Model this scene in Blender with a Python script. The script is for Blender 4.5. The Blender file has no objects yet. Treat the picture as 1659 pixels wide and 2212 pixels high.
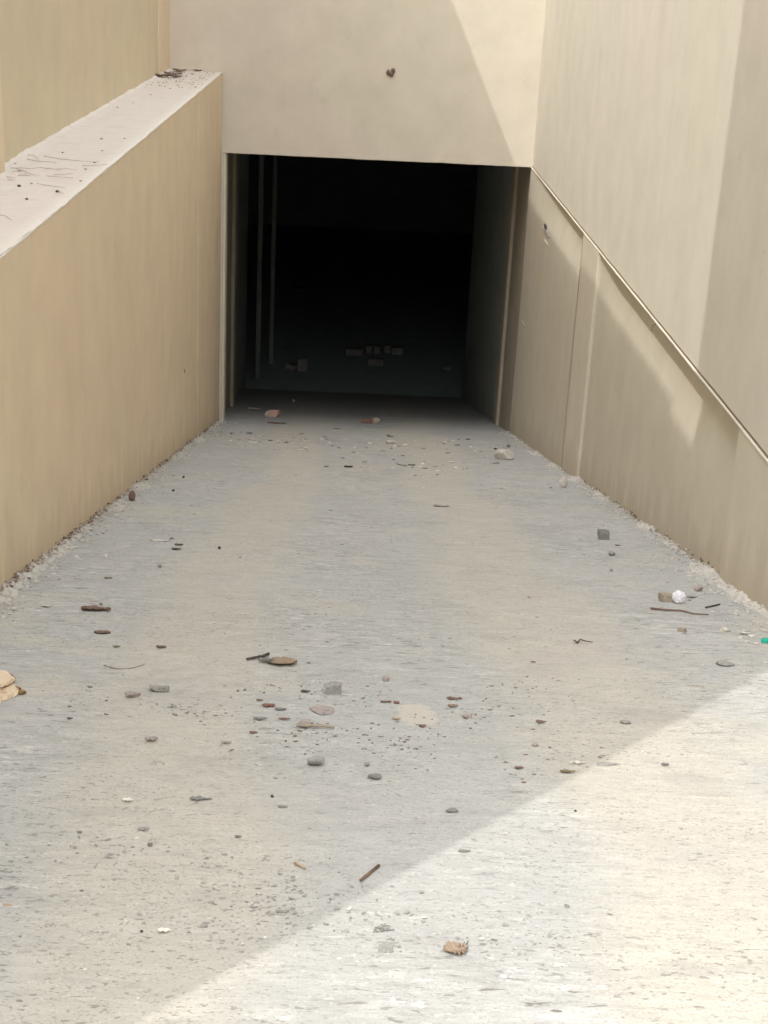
import bpy, bmesh, math, random
from mathutils import Vector, Matrix, noise

SC = bpy.context.scene
COL = SC.collection
rad = math.radians

# ------------------------------------------------------------------ camera
PITCH, ROLL, YAW, FPX = 0.35819, 0.0513, -0.03214, 3195.0      # FPX: focal length in units of a 1659 x 2212 frame
def cam_axes():
    cy, sy = math.cos(YAW), math.sin(YAW)
    f0 = Vector((-sy, cy, 0)); r0 = Vector((cy, sy, 0)); u0 = Vector((0, 0, 1))
    f = f0*math.cos(PITCH) - u0*math.sin(PITCH)
    u = u0*math.cos(PITCH) + f0*math.sin(PITCH)
    r = r0*math.cos(ROLL) + u*math.sin(ROLL)
    u1 = -r0*math.sin(ROLL) + u*math.cos(ROLL)
    return r, u1, f
CR, CU, CF = cam_axes()
cam_d = bpy.data.cameras.new('camera'); cam = bpy.data.objects.new('camera', cam_d); COL.objects.link(cam)
cam_d.sensor_fit = 'VERTICAL'; cam_d.sensor_height = 36.0; cam_d.lens = FPX/2212*36.0
cam_d.clip_start = 0.05; cam_d.clip_end = 500
cam.matrix_world = Matrix(((CR.x, CU.x, -CF.x, 0), (CR.y, CU.y, -CF.y, 0), (CR.z, CU.z, -CF.z, 0), (0, 0, 0, 1)))
SC.camera = cam

# ------------------------------------------------------------------ light
SUN_DIR = Vector((1.0, 1.0, -2.078)).normalized()             # direction the light travels
EL = math.asin(-SUN_DIR.z)
SUN_STRENGTH, SKY_STRENGTH, EXPOSURE = 0.48, 0.15, 2.06
w = bpy.data.worlds.new('World'); SC.world = w; w.use_nodes = True
nt = w.node_tree; nt.nodes.clear()
sky = nt.nodes.new('ShaderNodeTexSky'); sky.sky_type = 'NISHITA'; sky.sun_disc = False
sky.sun_elevation = EL; sky.sun_rotation = math.atan2(-SUN_DIR.x, -SUN_DIR.y) % (2*math.pi)
sky.dust_density = 2.0; sky.air_density = 1.0; sky.ozone_density = 1.0
hs = nt.nodes.new('ShaderNodeHueSaturation'); hs.inputs['Saturation'].default_value = 0.38
bg = nt.nodes.new('ShaderNodeBackground'); bg.inputs['Strength'].default_value = SKY_STRENGTH
wo = nt.nodes.new('ShaderNodeOutputWorld')
nt.links.new(sky.outputs[0], hs.inputs['Color']); nt.links.new(hs.outputs[0], bg.inputs['Color']); nt.links.new(bg.outputs[0], wo.inputs[0])
sd = bpy.data.lights.new('sun', 'SUN'); sd.energy = SUN_STRENGTH; sd.angle = rad(0.3); sd.color = (1.0, 0.955, 0.90)
so = bpy.data.objects.new('sun', sd); COL.objects.link(so); so.location = (-6, -9, 14)
so.rotation_euler = SUN_DIR.to_track_quat('-Z', 'Y').to_euler()
SC.view_settings.view_transform = 'Standard'; SC.view_settings.look = 'None'
SC.view_settings.exposure = EXPOSURE; SC.view_settings.gamma = 1.0
SC.render.engine = 'CYCLES'
SC.cycles.max_bounces = 8; SC.cycles.diffuse_bounces = 6
SC.cycles.use_denoising = True

# ------------------------------------------------------------------ geometry constants (metres, camera at the origin)
XL, XC, XI = -1.534, -1.598, -2.217        # opening's left side, left lower wall face, left upper wall face
XR = 2.166
YF = 18.2                                  # front wall plane
ZT, ZC = -2.286, -1.355                    # top of opening / right ledge, top of left wall
RS, R0 = 0.2345, -1.40                     # ramp: z = R0 - RS*y
YB = 26.9                                  # foot of the ramp
ZB = R0 - RS*YB
def rz(y): return R0 - RS*y if y < YB else ZB
GRAZE = math.atan(RS)
def ray(px, py): return CF + CR*((px-829.5)/FPX) - CU*((py-1106)/FPX)
def on_ramp(px, py):
    d = ray(px, py)
    t = R0/(d.z + RS*d.y); p = d*t
    if p.y > YB: t = ZB/d.z; p = d*t
    return p, t
def on_plane(px, py, ax, v):
    d = ray(px, py); t = v/d[ax]; return d*t, t

# ------------------------------------------------------------------ helpers
def tag(o, label=None, cat=None, group=None, kind=None):
    if label: o['label'] = label
    if cat: o['category'] = cat
    if group: o['group'] = group
    if kind: o['kind'] = kind
    return o
def empty(name, loc=(0, 0, 0)):
    o = bpy.data.objects.new(name, None); COL.objects.link(o); o.location = loc; o.empty_display_size = 0.1
    return o
def link_mesh(name, verts, faces, mat, parent=None, smooth=False, loc=None):
    me = bpy.data.meshes.new(name); 
    if loc is not None:
        L = Vector(loc); verts = [Vector(v)-L for v in verts]
    me.from_pydata([tuple(v) for v in verts], [], faces); me.update()
    if mat: me.materials.append(mat)
    if smooth: me.polygons.foreach_set('use_smooth', [True]*len(me.polygons))
    o = bpy.data.objects.new(name, me); COL.objects.link(o)
    if loc is not None: o.location = loc
    if parent is not None:
        o.parent = parent
        o.matrix_parent_inverse = Matrix.Translation(parent.location).inverted()
    return o
class MB:
    def __init__(s): s.v = []; s.f = []
    def add(s, v, f):
        n = len(s.v); s.v += [Vector(q) for q in v]; s.f += [tuple(i+n for i in g) for g in f]; return s
    def box(s, x0, x1, y0, y1, z0, z1):
        v = [(x, y, z) for z in (z0, z1) for y in (y0, y1) for x in (x0, x1)]
        return s.add(v, [(0, 2, 3, 1), (4, 5, 7, 6), (0, 1, 5, 4), (2, 6, 7, 3), (0, 4, 6, 2), (1, 3, 7, 5)])
    def prism_x(s, x0, x1, yz):               # polygon in (y,z) extruded along x
        n = len(yz); v = [(x0, y, z) for y, z in yz] + [(x1, y, z) for y, z in yz]
        f = [tuple(range(n)), tuple(reversed(range(n, 2*n)))] + [((i+1) % n, i, n+i, n+(i+1) % n) for i in range(n)]
        return s.add(v, f)
    def tube(s, pts, r0, r1, n=6):
        rings = []; m = len(pts); base = len(s.v)
        for i, p in enumerate(pts):
            p = Vector(p); d = (Vector(pts[min(i+1, m-1)]) - Vector(pts[max(i-1, 0)])).normalized()
            a = d.orthogonal().normalized(); b = d.cross(a); r = r0+(r1-r0)*i/max(1, m-1)
            s.v += [p + a*(r*math.cos(6.2832*k/n)) + b*(r*math.sin(6.2832*k/n)) for k in range(n)]
        for i in range(m-1):
            for k in range(n):
                a0 = base+i*n+k; a1 = base+i*n+(k+1) % n
                s.f.append((a0, a1, a1+n, a0+n))
        s.f.append(tuple(base+k for k in reversed(range(n)))); s.f.append(tuple(base+(m-1)*n+k for k in range(n)))
        return s
    def build(s, name, mat, parent=None, smooth=False, bevel=0, loc=None):
        o = link_mesh(name, s.v, s.f, mat, parent, smooth, loc)
        if bevel:
            b = o.modifiers.new('bevel', 'BEVEL'); b.width = bevel; b.segments = 2; b.limit_method = 'ANGLE'
        return o
_ico = {}
def ico(sub):
    if sub not in _ico:
        bm = bmesh.new(); bmesh.ops.create_icosphere(bm, subdivisions=sub, radius=1)
        bm.verts.ensure_lookup_table()
        _ico[sub] = ([v.co.copy() for v in bm.verts], [tuple(v.index for v in f.verts) for f in bm.faces]); bm.free()
    return _ico[sub]
def rock_geo(rng, sx, sy, sz, sub=2, cuts=7, rough=0.12, boxy=0.0):
    vs, fs = ico(sub)
    pl = []
    for i in range(cuts):
        n = Vector((rng.gauss(0, 1), rng.gauss(0, 1), rng.gauss(0, 1))).normalized()
        pl.append((n, rng.uniform(0.55, 0.85)))
    if boxy:
        for n in ((1, 0, 0), (-1, 0, 0), (0, 1, 0), (0, -1, 0), (0, 0, 1), (0, 0, -1)):
            pl.append((Vector(n).lerp(Vector((rng.gauss(0, 1), rng.gauss(0, 1), rng.gauss(0, 1))), 0.06).normalized(), 0.62))
    off = Vector((rng.uniform(0, 99), rng.uniform(0, 99), rng.uniform(0, 99)))
    out = []
    for v in vs:
        p = v.copy()
        if boxy: p = p*1.12
        p *= 1 + rough*noise.noise(p*1.7+off) + rough*0.5*noise.noise(p*4.1+off)
        for n, d in pl:
            k = p.dot(n)
            if k > d: p -= n*(k-d)
        out.append(p)
    mx = [max(abs(p[i]) for p in out) for i in range(3)]
    return [Vector((p.x/mx[0]*sx/2, p.y/mx[1]*sy/2, p.z/mx[2]*sz/2)) for p in out], fs

# ------------------------------------------------------------------ materials
class NT:
    def __init__(s, name, rough=0.85, spec=0.25):
        s.m = bpy.data.materials.new(name); s.m.use_nodes = True; s.t = s.m.node_tree; s.t.nodes.clear()
        s.b = s.n('ShaderNodeBsdfPrincipled'); s.o = s.n('ShaderNodeOutputMaterial')
        s.t.links.new(s.b.outputs[0], s.o.inputs[0])
        s.b.inputs['Roughness'].default_value = rough; s.b.inputs['Specular IOR Level'].default_value = spec
        s.tc = s.n('ShaderNodeTexCoord')
    def n(s, k, **kw):
        q = s.t.nodes.new(k)
        for a, b in kw.items(): setattr(q, a, b)
        return q
    def l(s, a, b): s.t.links.new(a, b)
    def co(s, scale=(1, 1, 1), rot=(0, 0, 0)):
        m = s.n('ShaderNodeMapping'); m.inputs['Scale'].default_value = scale; m.inputs['Rotation'].default_value = rot
        s.l(s.tc.outputs['Object'], m.inputs[0]); return m.outputs[0]
    def noise(s, scale, vec=None, detail=4, rough=0.55, dist=0.0):
        q = s.n('ShaderNodeTexNoise'); q.inputs['Scale'].default_value = scale; q.inputs['Detail'].default_value = detail
        q.inputs['Roughness'].default_value = rough; q.inputs['Distortion'].default_value = dist
        s.l(vec if vec is not None else s.tc.outputs['Object'], q.inputs['Vector']); return q.outputs[0]
    def ramp(s, fac, stops, interp='LINEAR'):
        q = s.n('ShaderNodeValToRGB'); q.color_ramp.interpolation = interp
        e = q.color_ramp.elements
        while len(e) < len(stops): e.new(0.5)
        for i, (p, c) in enumerate(stops):
            e[i].position = p; e[i].color = (c, c, c, 1) if isinstance(c, (int, float)) else tuple(c)+(1,)
        s.l(fac, q.inputs[0]); return q.outputs[0]
    def mix(s, fac, a, b, mode='MIX'):
        q = s.n('ShaderNodeMix', data_type='RGBA', blend_type=mode)
        for v, i in ((fac, 0), (a, 6), (b, 7)):
            if isinstance(v, (int, float)): q.inputs[i].default_value = v
            elif isinstance(v, tuple): q.inputs[i].default_value = v+(1,)
            else: s.l(v, q.inputs[i])
        return q.outputs[2]
    def math(s, op, a, b=0.0, c=None):
        q = s.n('ShaderNodeMath', operation=op)
        for i, v in enumerate((a, b) if c is None else (a, b, c)):
            if isinstance(v, (int, float)): q.inputs[i].default_value = v
            else: s.l(v, q.inputs[i])
        return q.outputs[0]
    def xyz(s):
        q = s.n('ShaderNodeSeparateXYZ'); s.l(s.tc.outputs['Object'], q.inputs[0]); return q.outputs
    def bump(s, h, strength, dist, nrm=None):
        q = s.n('ShaderNodeBump'); q.inputs['Strength'].default_value = strength; q.inputs['Distance'].default_value = dist
        s.l(h, q.inputs['Height'])
        if nrm is not None: s.l(nrm, q.inputs['Normal'])
        return q.outputs[0]
    def done(s, col, nrm=None):
        if isinstance(col, tuple): s.b.inputs['Base Color'].default_value = col+(1,)
        else: s.l(col, s.b.inputs['Base Color'])
        if nrm is not None: s.l(nrm, s.b.inputs['Normal'])
        return s.m

def mat_paint(name, base, tint_a, tint_b, streak=0.12, base_dirt=True, dirt_col=(0.33, 0.25, 0.16)):
    s = NT(name, 0.75, 0.25)
    big = s.ramp(s.noise(0.55, detail=3), [(0.32, 0), (0.68, 1)])
    col = s.mix(big, tint_a, tint_b)
    col = s.mix(0.45, col, base)
    brk = s.ramp(s.noise(0.9, detail=3), [(0.40, 0), (0.60, 1)])
    st = s.ramp(s.noise(1.0, s.co((3.2, 3.2, 0.22)), detail=6, rough=0.62), [(0.25, 1-streak*0.28), (0.75, 1.0+streak*0.12)])
    col = s.mix(1.0, col, st, 'MULTIPLY')
    st2 = s.ramp(s.noise(1.0, s.co((22, 22, 0.9)), detail=5, rough=0.6), [(0.30, 0.985), (0.62, 1.003)])
    col = s.mix(s.math('MULTIPLY', brk, 0.7), col, s.mix(1.0, col, st2, 'MULTIPLY'))
    blot = s.ramp(s.noise(2.6, detail=5, rough=0.6), [(0.30, 0.94), (0.70, 1.04)])
    col = s.mix(1.0, col, blot, 'MULTIPLY')
    grain = s.ramp(s.noise(160, detail=2), [(0.3, 0.965), (0.7, 1.03)])
    col = s.mix(1.0, col, grain, 'MULTIPLY')
    blem = s.ramp(s.noise(3.4, s.co((1, 1, 0.6)), detail=8, rough=0.75), [(0.60, 0), (0.70, 1)])
    col = s.mix(s.math('MULTIPLY', blem, 0.16), col, dirt_col)
    spots = s.ramp(s.noise(9, detail=3, rough=0.7), [(0.735, 0), (0.76, 1)])
    col = s.mix(s.math('MULTIPLY', spots, 0.35), col, dirt_col)
    if base_dirt:      # splash stains and rising dirt along the foot of the wall, following the ramp
        x, y, z = s.xyz()
        hgt = s.math('ADD', s.math('SUBTRACT', z, R0), s.math('MULTIPLY', y, RS))
        nz = s.noise(1.0, s.co((5, 5, 1.2)), detail=5, rough=0.65)
        lim = s.math('MULTIPLY', s.math('SUBTRACT', nz, 0.28), 1.35)
        f = s.math('SUBTRACT', 1.0, s.math('DIVIDE', hgt, s.math('MAXIMUM', lim, 0.02)))
        q = s.n('ShaderNodeClamp'); s.l(f, q.inputs[0])
        col = s.mix(s.math('MULTIPLY', q.outputs[0], 0.34), col, dirt_col)
    b = s.bump(s.noise(1.0, s.co((9, 9, 8)), detail=6, rough=0.65), 0.14, 0.006)
    b = s.bump(s.noise(220, detail=2), 0.22, 0.0012, b)
    return s.done(col, b)

M = {}
M['wall_left'] = mat_paint('painted_plaster_left', (0.718, 0.597, 0.441), (0.736, 0.585, 0.435), (0.699, 0.605, 0.435))
M['wall_left_up'] = mat_paint('painted_plaster_upper_left', (0.638, 0.539, 0.392), (0.660, 0.528, 0.409), (0.605, 0.561, 0.387), base_dirt=False)
M['wall_front'] = mat_paint('painted_plaster_front', (0.680, 0.626, 0.525), (0.690, 0.621, 0.543), (0.659, 0.626, 0.508), streak=0.06, base_dirt=False)
M['wall_right_up'] = mat_paint('painted_plaster_upper_right', (0.676, 0.643, 0.554), (0.686, 0.638, 0.566), (0.655, 0.643, 0.543), streak=0.07, base_dirt=False)
M['wall_right'] = mat_paint('painted_plaster_right', (0.605, 0.567, 0.466), (0.610, 0.557, 0.460), (0.594, 0.573, 0.472), streak=0.13)
M['wall_right_pale'] = mat_paint('painted_plaster_pilaster', (0.647, 0.606, 0.498), (0.653, 0.596, 0.492), (0.636, 0.614, 0.505), streak=0.13)  # slightly paler tone of the right wall plaster, for its pilasters

def mat_coping():
    s = NT('dusty_coping', 0.95, 0.1)
    col = s.mix(s.ramp(s.noise(1.1, detail=4), [(0.35, 0), (0.65, 1)]), (0.74, 0.695, 0.62), (0.75, 0.685, 0.62))
    col = s.mix(s.ramp(s.noise(1.0, s.co((5, 14, 5)), detail=5, rough=0.65), [(0.5, 0), (0.72, 0.5)]), col, (0.62, 0.565, 0.50))
    x, y, z = s.xyz()
    e = s.n('ShaderNodeMapRange'); s.l(x, e.inputs[0]); e.inputs[1].default_value = XC-0.09; e.inputs[2].default_value = XC-0.02
    col = s.mix(s.math('MULTIPLY', e.outputs[0], 0.55), col, (0.82, 0.785, 0.70))
    far = s.n('ShaderNodeMapRange'); s.l(y, far.inputs[0]); far.inputs[1].default_value = 15.2; far.inputs[2].default_value = 17.2
    dots = s.ramp(s.noise(26, detail=3, rough=0.7), [(0.55, 0), (0.66, 1)])
    col = s.mix(s.math('MULTIPLY', s.math('MULTIPLY', dots, far.outputs[0]), 0.55), col, (0.24, 0.18, 0.15))
    d2 = s.ramp(s.noise(45, detail=2), [(0.70, 0), (0.74, 1)])
    col = s.mix(s.math('MULTIPLY', d2, 0.4), col, (0.22, 0.17, 0.13))
    b = s.bump(s.noise(30, detail=5, rough=0.65), 0.5, 0.008)
    return s.done(col, b)
M['coping'] = mat_coping()

def mat_ramp():
    s = NT('ramp_concrete', 0.93, 0.15)
    x, y, z = s.xyz()
    grey = s.mix(s.ramp(s.noise(0.9, s.co((1, 0.8, 1)), detail=4), [(0.35, 0), (0.66, 1)]), (0.436, 0.447, 0.434), (0.477, 0.484, 0.466))
    # fine dry dust lying along the two wheel paths and in loose patches
    def lane(cx, wd):
        wob = s.math('MULTIPLY', s.math('SUBTRACT', s.noise(0.5, detail=2), 0.5), 0.9)
        d = s.math('ABSOLUTE', s.math('SUBTRACT', s.math('ADD', x, wob), cx))
        q = s.n('ShaderNodeMapRange', interpolation_type='SMOOTHSTEP'); s.l(d, q.inputs[0])
        q.inputs[1].default_value = wd*0.35; q.inputs[2].default_value = wd; q.inputs[3].default_value = 1; q.inputs[4].default_value = 0
        return q.outputs[0]
    dust = s.math('MAXIMUM', lane(-0.50, 0.42), lane(0.88, 0.48))
    dust = s.math('MULTIPLY', dust, s.ramp(s.noise(2.2, detail=5, rough=0.6), [(0.28, 0.5), (0.5, 1)]))
    loose = s.ramp(s.noise(1.3, detail=6, rough=0.6, dist=0.3), [(0.55, 0), (0.63, 0.8)])
    dust = s.math('MAXIMUM', dust, loose)
    col = s.mix(s.math('MULTIPLY', dust, 0.85), grey, (0.520, 0.500, 0.435))
    # broom marks across the ramp
    st = s.noise(1.0, s.co((7.0, 24, 7.0)), detail=2, rough=0.6, dist=0.25)
    soft = s.math('SUBTRACT', 1.0, s.math('MULTIPLY', dust, 0.88))
    region = s.ramp(s.noise(1.1, detail=4), [(0.40, 0.15), (0.58, 1)])
    soft = s.math('MULTIPLY', soft, region)
    dark = s.math('MULTIPLY', s.ramp(st, [(0.39, 1), (0.43, 0)]), soft)
    lite = s.math('MULTIPLY', s.ramp(st, [(0.57, 0), (0.605, 1)]), soft)
    col = s.mix(s.math('MULTIPLY', dark, 0.36), col, (0.279, 0.275, 0.261))
    col = s.mix(s.math('MULTIPLY', lite, 0.36), col, (0.630, 0.621, 0.585))
    st3 = s.noise(1.0, s.co((16, 42, 16)), detail=2, rough=0.6, dist=0.3)
    col = s.mix(s.math('MULTIPLY', s.math('MULTIPLY', s.ramp(st3, [(0.335, 1), (0.36, 0)]), s.math('ADD', soft, 0.2)), 0.8), col, (0.207, 0.194, 0.180))
    col = s.mix(s.math('MULTIPLY', s.math('MULTIPLY', s.ramp(st3, [(0.635, 0), (0.66, 1)]), s.math('ADD', soft, 0.2)), 0.6), col, (0.684, 0.666, 0.621))
    # scattered pits and dark specks, in drifts
    drift = s.ramp(s.noise(1.6, s.co((1, 1.3, 1)), detail=3), [(0.40, 0.12), (0.58, 1)])
    p1 = s.ramp(s.noise(42, s.co((1, 1.5, 1)), detail=2, rough=0.6), [(0.615, 0), (0.64, 1)])
    col = s.mix(s.math('MULTIPLY', s.math('MULTIPLY', p1, drift), 0.7), col, (0.243, 0.230, 0.211))
    p2 = s.ramp(s.noise(115, detail=2), [(0.58, 0), (0.64, 1)])
    col = s.mix(s.math('MULTIPLY', p2, 0.50), col, (0.297, 0.284, 0.257))
    p3 = s.ramp(s.noise(80, detail=2), [(0.65, 0), (0.69, 1)])
    col = s.mix(s.math('MULTIPLY', p3, 0.5), col, (0.702, 0.679, 0.621))
    mot = s.noise(7.5, s.co((1, 1.5, 1)), detail=7, rough=0.75)
    col = s.mix(1.0, col, s.ramp(mot, [(0.32, 0.90), (0.66, 1.05)]), 'MULTIPLY')
    # large worn patches where the top skin has gone
    worn = s.ramp(s.noise(2.4, s.co((1, 1.8, 1)), detail=6, rough=0.7), [(0.56, 0), (0.62, 1)])
    col = s.mix(s.math('MULTIPLY', worn, 0.22), col, (0.306, 0.302, 0.293))
    # faint violet-brown soil stains towards the left side
    so_ = s.math('MULTIPLY', s.ramp(s.noise(0.8, detail=3), [(0.5, 0), (0.66, 1)]), 0.10)
    col = s.mix(so_, col, (0.396, 0.351, 0.333))
    # cream dust spilled in one spot
    dx = s.math('DIVIDE', s.math('SUBTRACT', x, 0.30), 0.085); dy = s.math('DIVIDE', s.math('SUBTRACT', y, 4.60), 0.15)
    rr = s.math('ADD', s.math('ADD', s.math('MULTIPLY', dx, dx), s.math('MULTIPLY', dy, dy)), s.math('MULTIPLY', s.math('SUBTRACT', s.noise(11, detail=5, rough=0.6), 0.5), 2.6))
    col = s.mix(s.math('MULTIPLY', s.ramp(rr, [(0.55, 1), (0.95, 0)]), 0.8), col, (0.540, 0.513, 0.441))
    # slab darkened under the building, painting in the facade's shade
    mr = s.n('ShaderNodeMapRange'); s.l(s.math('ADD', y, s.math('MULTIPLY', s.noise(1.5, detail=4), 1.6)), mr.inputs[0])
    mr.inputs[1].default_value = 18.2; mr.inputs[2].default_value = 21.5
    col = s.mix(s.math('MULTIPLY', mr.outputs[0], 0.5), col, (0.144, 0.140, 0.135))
    b = s.bump(st, 0.45, 0.012)
    b = s.bump(s.noise(60, detail=4, rough=0.7), 0.5, 0.004, b)
    return s.done(col, b)
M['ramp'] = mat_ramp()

def mat_rough(name, a, b_, c=None, sc=25, bs=0.6, rough=0.95, stretch=(1, 1, 1)):
    s = NT(name, rough, 0.15)
    col = s.mix(s.ramp(s.noise(sc, s.co(stretch), detail=5, rough=0.65), [(0.35, 0), (0.65, 1)]), a, b_)
    if c: col = s.mix(s.ramp(s.noise(sc*2.3, s.co(stretch), detail=3), [(0.58, 0), (0.68, 1)]), col, c)
    return s.done(col, s.bump(s.noise(sc*3, s.co(stretch), detail=4, rough=0.7), bs, 0.004))
M['tunnel'] = mat_rough('raw_tunnel_concrete', (0.44, 0.47, 0.45), (0.38, 0.41, 0.40), None, 2.5)
M['reveal'] = mat_rough('shade_toned_reveal_plaster', (0.40, 0.36, 0.29), (0.33, 0.30, 0.245), None, 3, stretch=(3, 3, 0.4))  # shade inside the opening is painted into this darker plaster colour
M['dark_slab'] = mat_rough('basement_slab', (0.432, 0.513, 0.499), (0.365, 0.446, 0.432), None, 3)
M['tunnel_edge'] = mat_rough('cream_pilaster_edge', (0.46, 0.41, 0.32), (0.38, 0.34, 0.27), None, 4)
M['pale_post'] = mat_rough('pale_dusty_post', (0.34, 0.37, 0.35), (0.27, 0.29, 0.28), None, 4)
M['ground'] = mat_rough('dusty_ground', (0.50, 0.46, 0.38), (0.44, 0.41, 0.35), (0.34, 0.31, 0.27), 1.5)
M['mortar'] = mat_rough('crumbled_mortar', (0.64, 0.60, 0.52), (0.50, 0.46, 0.39), (0.26, 0.18, 0.13), 14, 0.9)
M['grey_stone'] = mat_rough('grey_stone', (0.36, 0.355, 0.33), (0.28, 0.275, 0.25), (0.19, 0.18, 0.17), 30)
M['dark_stone'] = mat_rough('dark_stone', (0.253, 0.253, 0.236), (0.172, 0.172, 0.161), (0.299, 0.299, 0.276), 30)
M['black_bit'] = mat_rough('blackened_bit', (0.120, 0.108, 0.096), (0.072, 0.066, 0.060), None, 40)
M['pale_stone'] = mat_rough('pale_stone', (0.62, 0.60, 0.54), (0.52, 0.49, 0.43), (0.36, 0.33, 0.29), 22)
M['white_bit'] = mat_rough('white_plaster_bit', (0.80, 0.77, 0.70), (0.70, 0.67, 0.60), None, 30)
M['mauve_stone'] = mat_rough('mauve_stone', (0.41, 0.365, 0.345), (0.35, 0.31, 0.295), (0.25, 0.21, 0.20), 30)
M['tan_stone'] = mat_rough('tan_stone', (0.41, 0.36, 0.29), (0.34, 0.295, 0.235), (0.25, 0.18, 0.13), 30)
M['bark'] = mat_rough('brown_bark', (0.172, 0.112, 0.090), (0.265, 0.185, 0.149), (0.069, 0.039, 0.031), 35, 0.9, stretch=(0.25, 1.4, 1))
M['redchip'] = mat_rough('red_brown_chip', (0.25, 0.135, 0.115), (0.19, 0.10, 0.085), None, 35)
M['olive_leaf'] = mat_rough('dry_olive_leaf', (0.25, 0.20, 0.13), (0.17, 0.13, 0.085), None, 30)
M['tan_leaf'] = mat_rough('dry_tan_leaf', (0.35, 0.275, 0.20), (0.28, 0.215, 0.16), (0.17, 0.11, 0.08), 30)
M['tan_wood'] = mat_rough('pale_split_wood', (0.42, 0.30, 0.20), (0.52, 0.41, 0.30), None, 50, stretch=(0.3, 1, 1))
M['twig'] = mat_rough('dry_twig', (0.238, 0.161, 0.119), (0.154, 0.105, 0.077), None, 40)
M['rootlet'] = mat_rough('dry_rootlet', (0.552, 0.492, 0.432), (0.432, 0.372, 0.324), None, 40)
M['pink_brick'] = mat_rough('pink_brick', (0.58, 0.38, 0.31), (0.52, 0.34, 0.28), (0.66, 0.46, 0.38), 20)
M['red_brick'] = mat_rough('worn_red_brick', (0.22, 0.13, 0.10), (0.17, 0.10, 0.08), (0.30, 0.22, 0.18), 20)
M['block'] = mat_rough('pale_concrete_block', (0.38, 0.37, 0.34), (0.31, 0.30, 0.28), None, 10)
M['paper'] = mat_rough('crumpled_white_paper', (0.82, 0.81, 0.84), (0.74, 0.73, 0.78), None, 20, 0.3)
M['cream_board'] = mat_rough('torn_cream_board', (0.74, 0.62, 0.46), (0.66, 0.54, 0.39), (0.50, 0.33, 0.2), 12, 0.5, stretch=(1, 0.4, 1))
M['brown_foam'] = mat_rough('brown_crumbly_edge', (0.34, 0.22, 0.11), (0.24, 0.16, 0.085), (0.08, 0.05, 0.03), 40, 0.9)
M['green_plastic'] = mat_rough('green_plastic', (0.02, 0.36, 0.25), (0.03, 0.44, 0.31), None, 12, 0.2, rough=0.4)
M['seam_line'] = mat_rough('brown_seam_line', (0.20, 0.15, 0.09), (0.15, 0.11, 0.065), None, 12)
M['moss'] = mat_rough('grey_lichen_crust', (0.34, 0.34, 0.31), (0.25, 0.26, 0.235), (0.42, 0.41, 0.37), 60)
M['dust'] = mat_rough('cream_dust', (0.58, 0.55, 0.48), (0.54, 0.515, 0.45), None, 30, 0.3)

def mat_mortar():
    s = NT('crumbled_mortar', 0.95, 0.1); x, y, z = s.xyz()
    col = s.mix(s.ramp(s.noise(14, detail=5, rough=0.65), [(0.35, 0), (0.65, 1)]), (0.62, 0.605, 0.55), (0.50, 0.485, 0.44))
    col = s.mix(s.ramp(s.noise(38, detail=4), [(0.54, 0), (0.64, 0.8)]), col, (0.30, 0.25, 0.20))
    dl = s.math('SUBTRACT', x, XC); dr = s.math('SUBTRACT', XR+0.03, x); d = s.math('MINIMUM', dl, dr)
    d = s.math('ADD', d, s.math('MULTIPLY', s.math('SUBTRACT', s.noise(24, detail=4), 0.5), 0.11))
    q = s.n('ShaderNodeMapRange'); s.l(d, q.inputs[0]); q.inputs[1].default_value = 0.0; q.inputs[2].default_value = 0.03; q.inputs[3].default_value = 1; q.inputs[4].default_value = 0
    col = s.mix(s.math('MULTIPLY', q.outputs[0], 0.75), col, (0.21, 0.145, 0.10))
    return s.done(col, s.bump(s.noise(50, detail=4, rough=0.7), 0.9, 0.006))
M['mortar'] = mat_mortar()

# ------------------------------------------------------------------ the setting
def grid_sheet(name, x0, x1, y0, y1, nx, ny, zf, mat):
    v = []; f = []
    for j in range(ny+1):
        y = y0+(y1-y0)*j/ny
        for i in range(nx+1):
            x = x0+(x1-x0)*i/nx; v.append((x, y, zf(x, y)))
    for j in range(ny):
        for i in range(nx):
            a = j*(nx+1)+i; f.append((a, a+1, a+nx+2, a+nx+1))
    return link_mesh(name, v, f, mat, smooth=True)
def ramp_z(x, y):
    h = 0.006*noise.noise(Vector((x*2.2, y*2.2, 0))) + 0.004*noise.noise(Vector((x*6, y*17, 3)))
    return R0 - RS*y + h
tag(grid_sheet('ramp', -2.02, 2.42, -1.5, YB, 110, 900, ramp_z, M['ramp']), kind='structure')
bf = MB().add([(-14, YB-0.02, ZB-0.004), (14, YB-0.02, ZB-0.004), (14, 46, ZB-0.004), (-14, 46, ZB-0.004)], [(0, 1, 2, 3)]).build('basement_floor', M['dark_slab'])
tag(bf, kind='structure')
ZG = R0 + RS*1.5
G = 90
g = MB()
g.add([(-G, -G, ZG), (G, -G, ZG), (G, -1.5, ZG), (2.42, -1.5, ZG), (-2.02, -1.5, ZG), (-G, -1.5, ZG)], [(0, 1, 2, 3, 4, 5)])
g.add([(2.42, -1.5, ZG), (G, -1.5, ZG), (G, G, ZG), (2.42, G, ZG)], [(0, 1, 2, 3)])
g.add([(-G, -1.5, ZG), (-2.3, -1.5, ZG), (-2.3, G, ZG), (-G, G, ZG)], [(0, 1, 2, 3)])
tag(g.build('ground', M['ground']), kind='structure')

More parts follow.
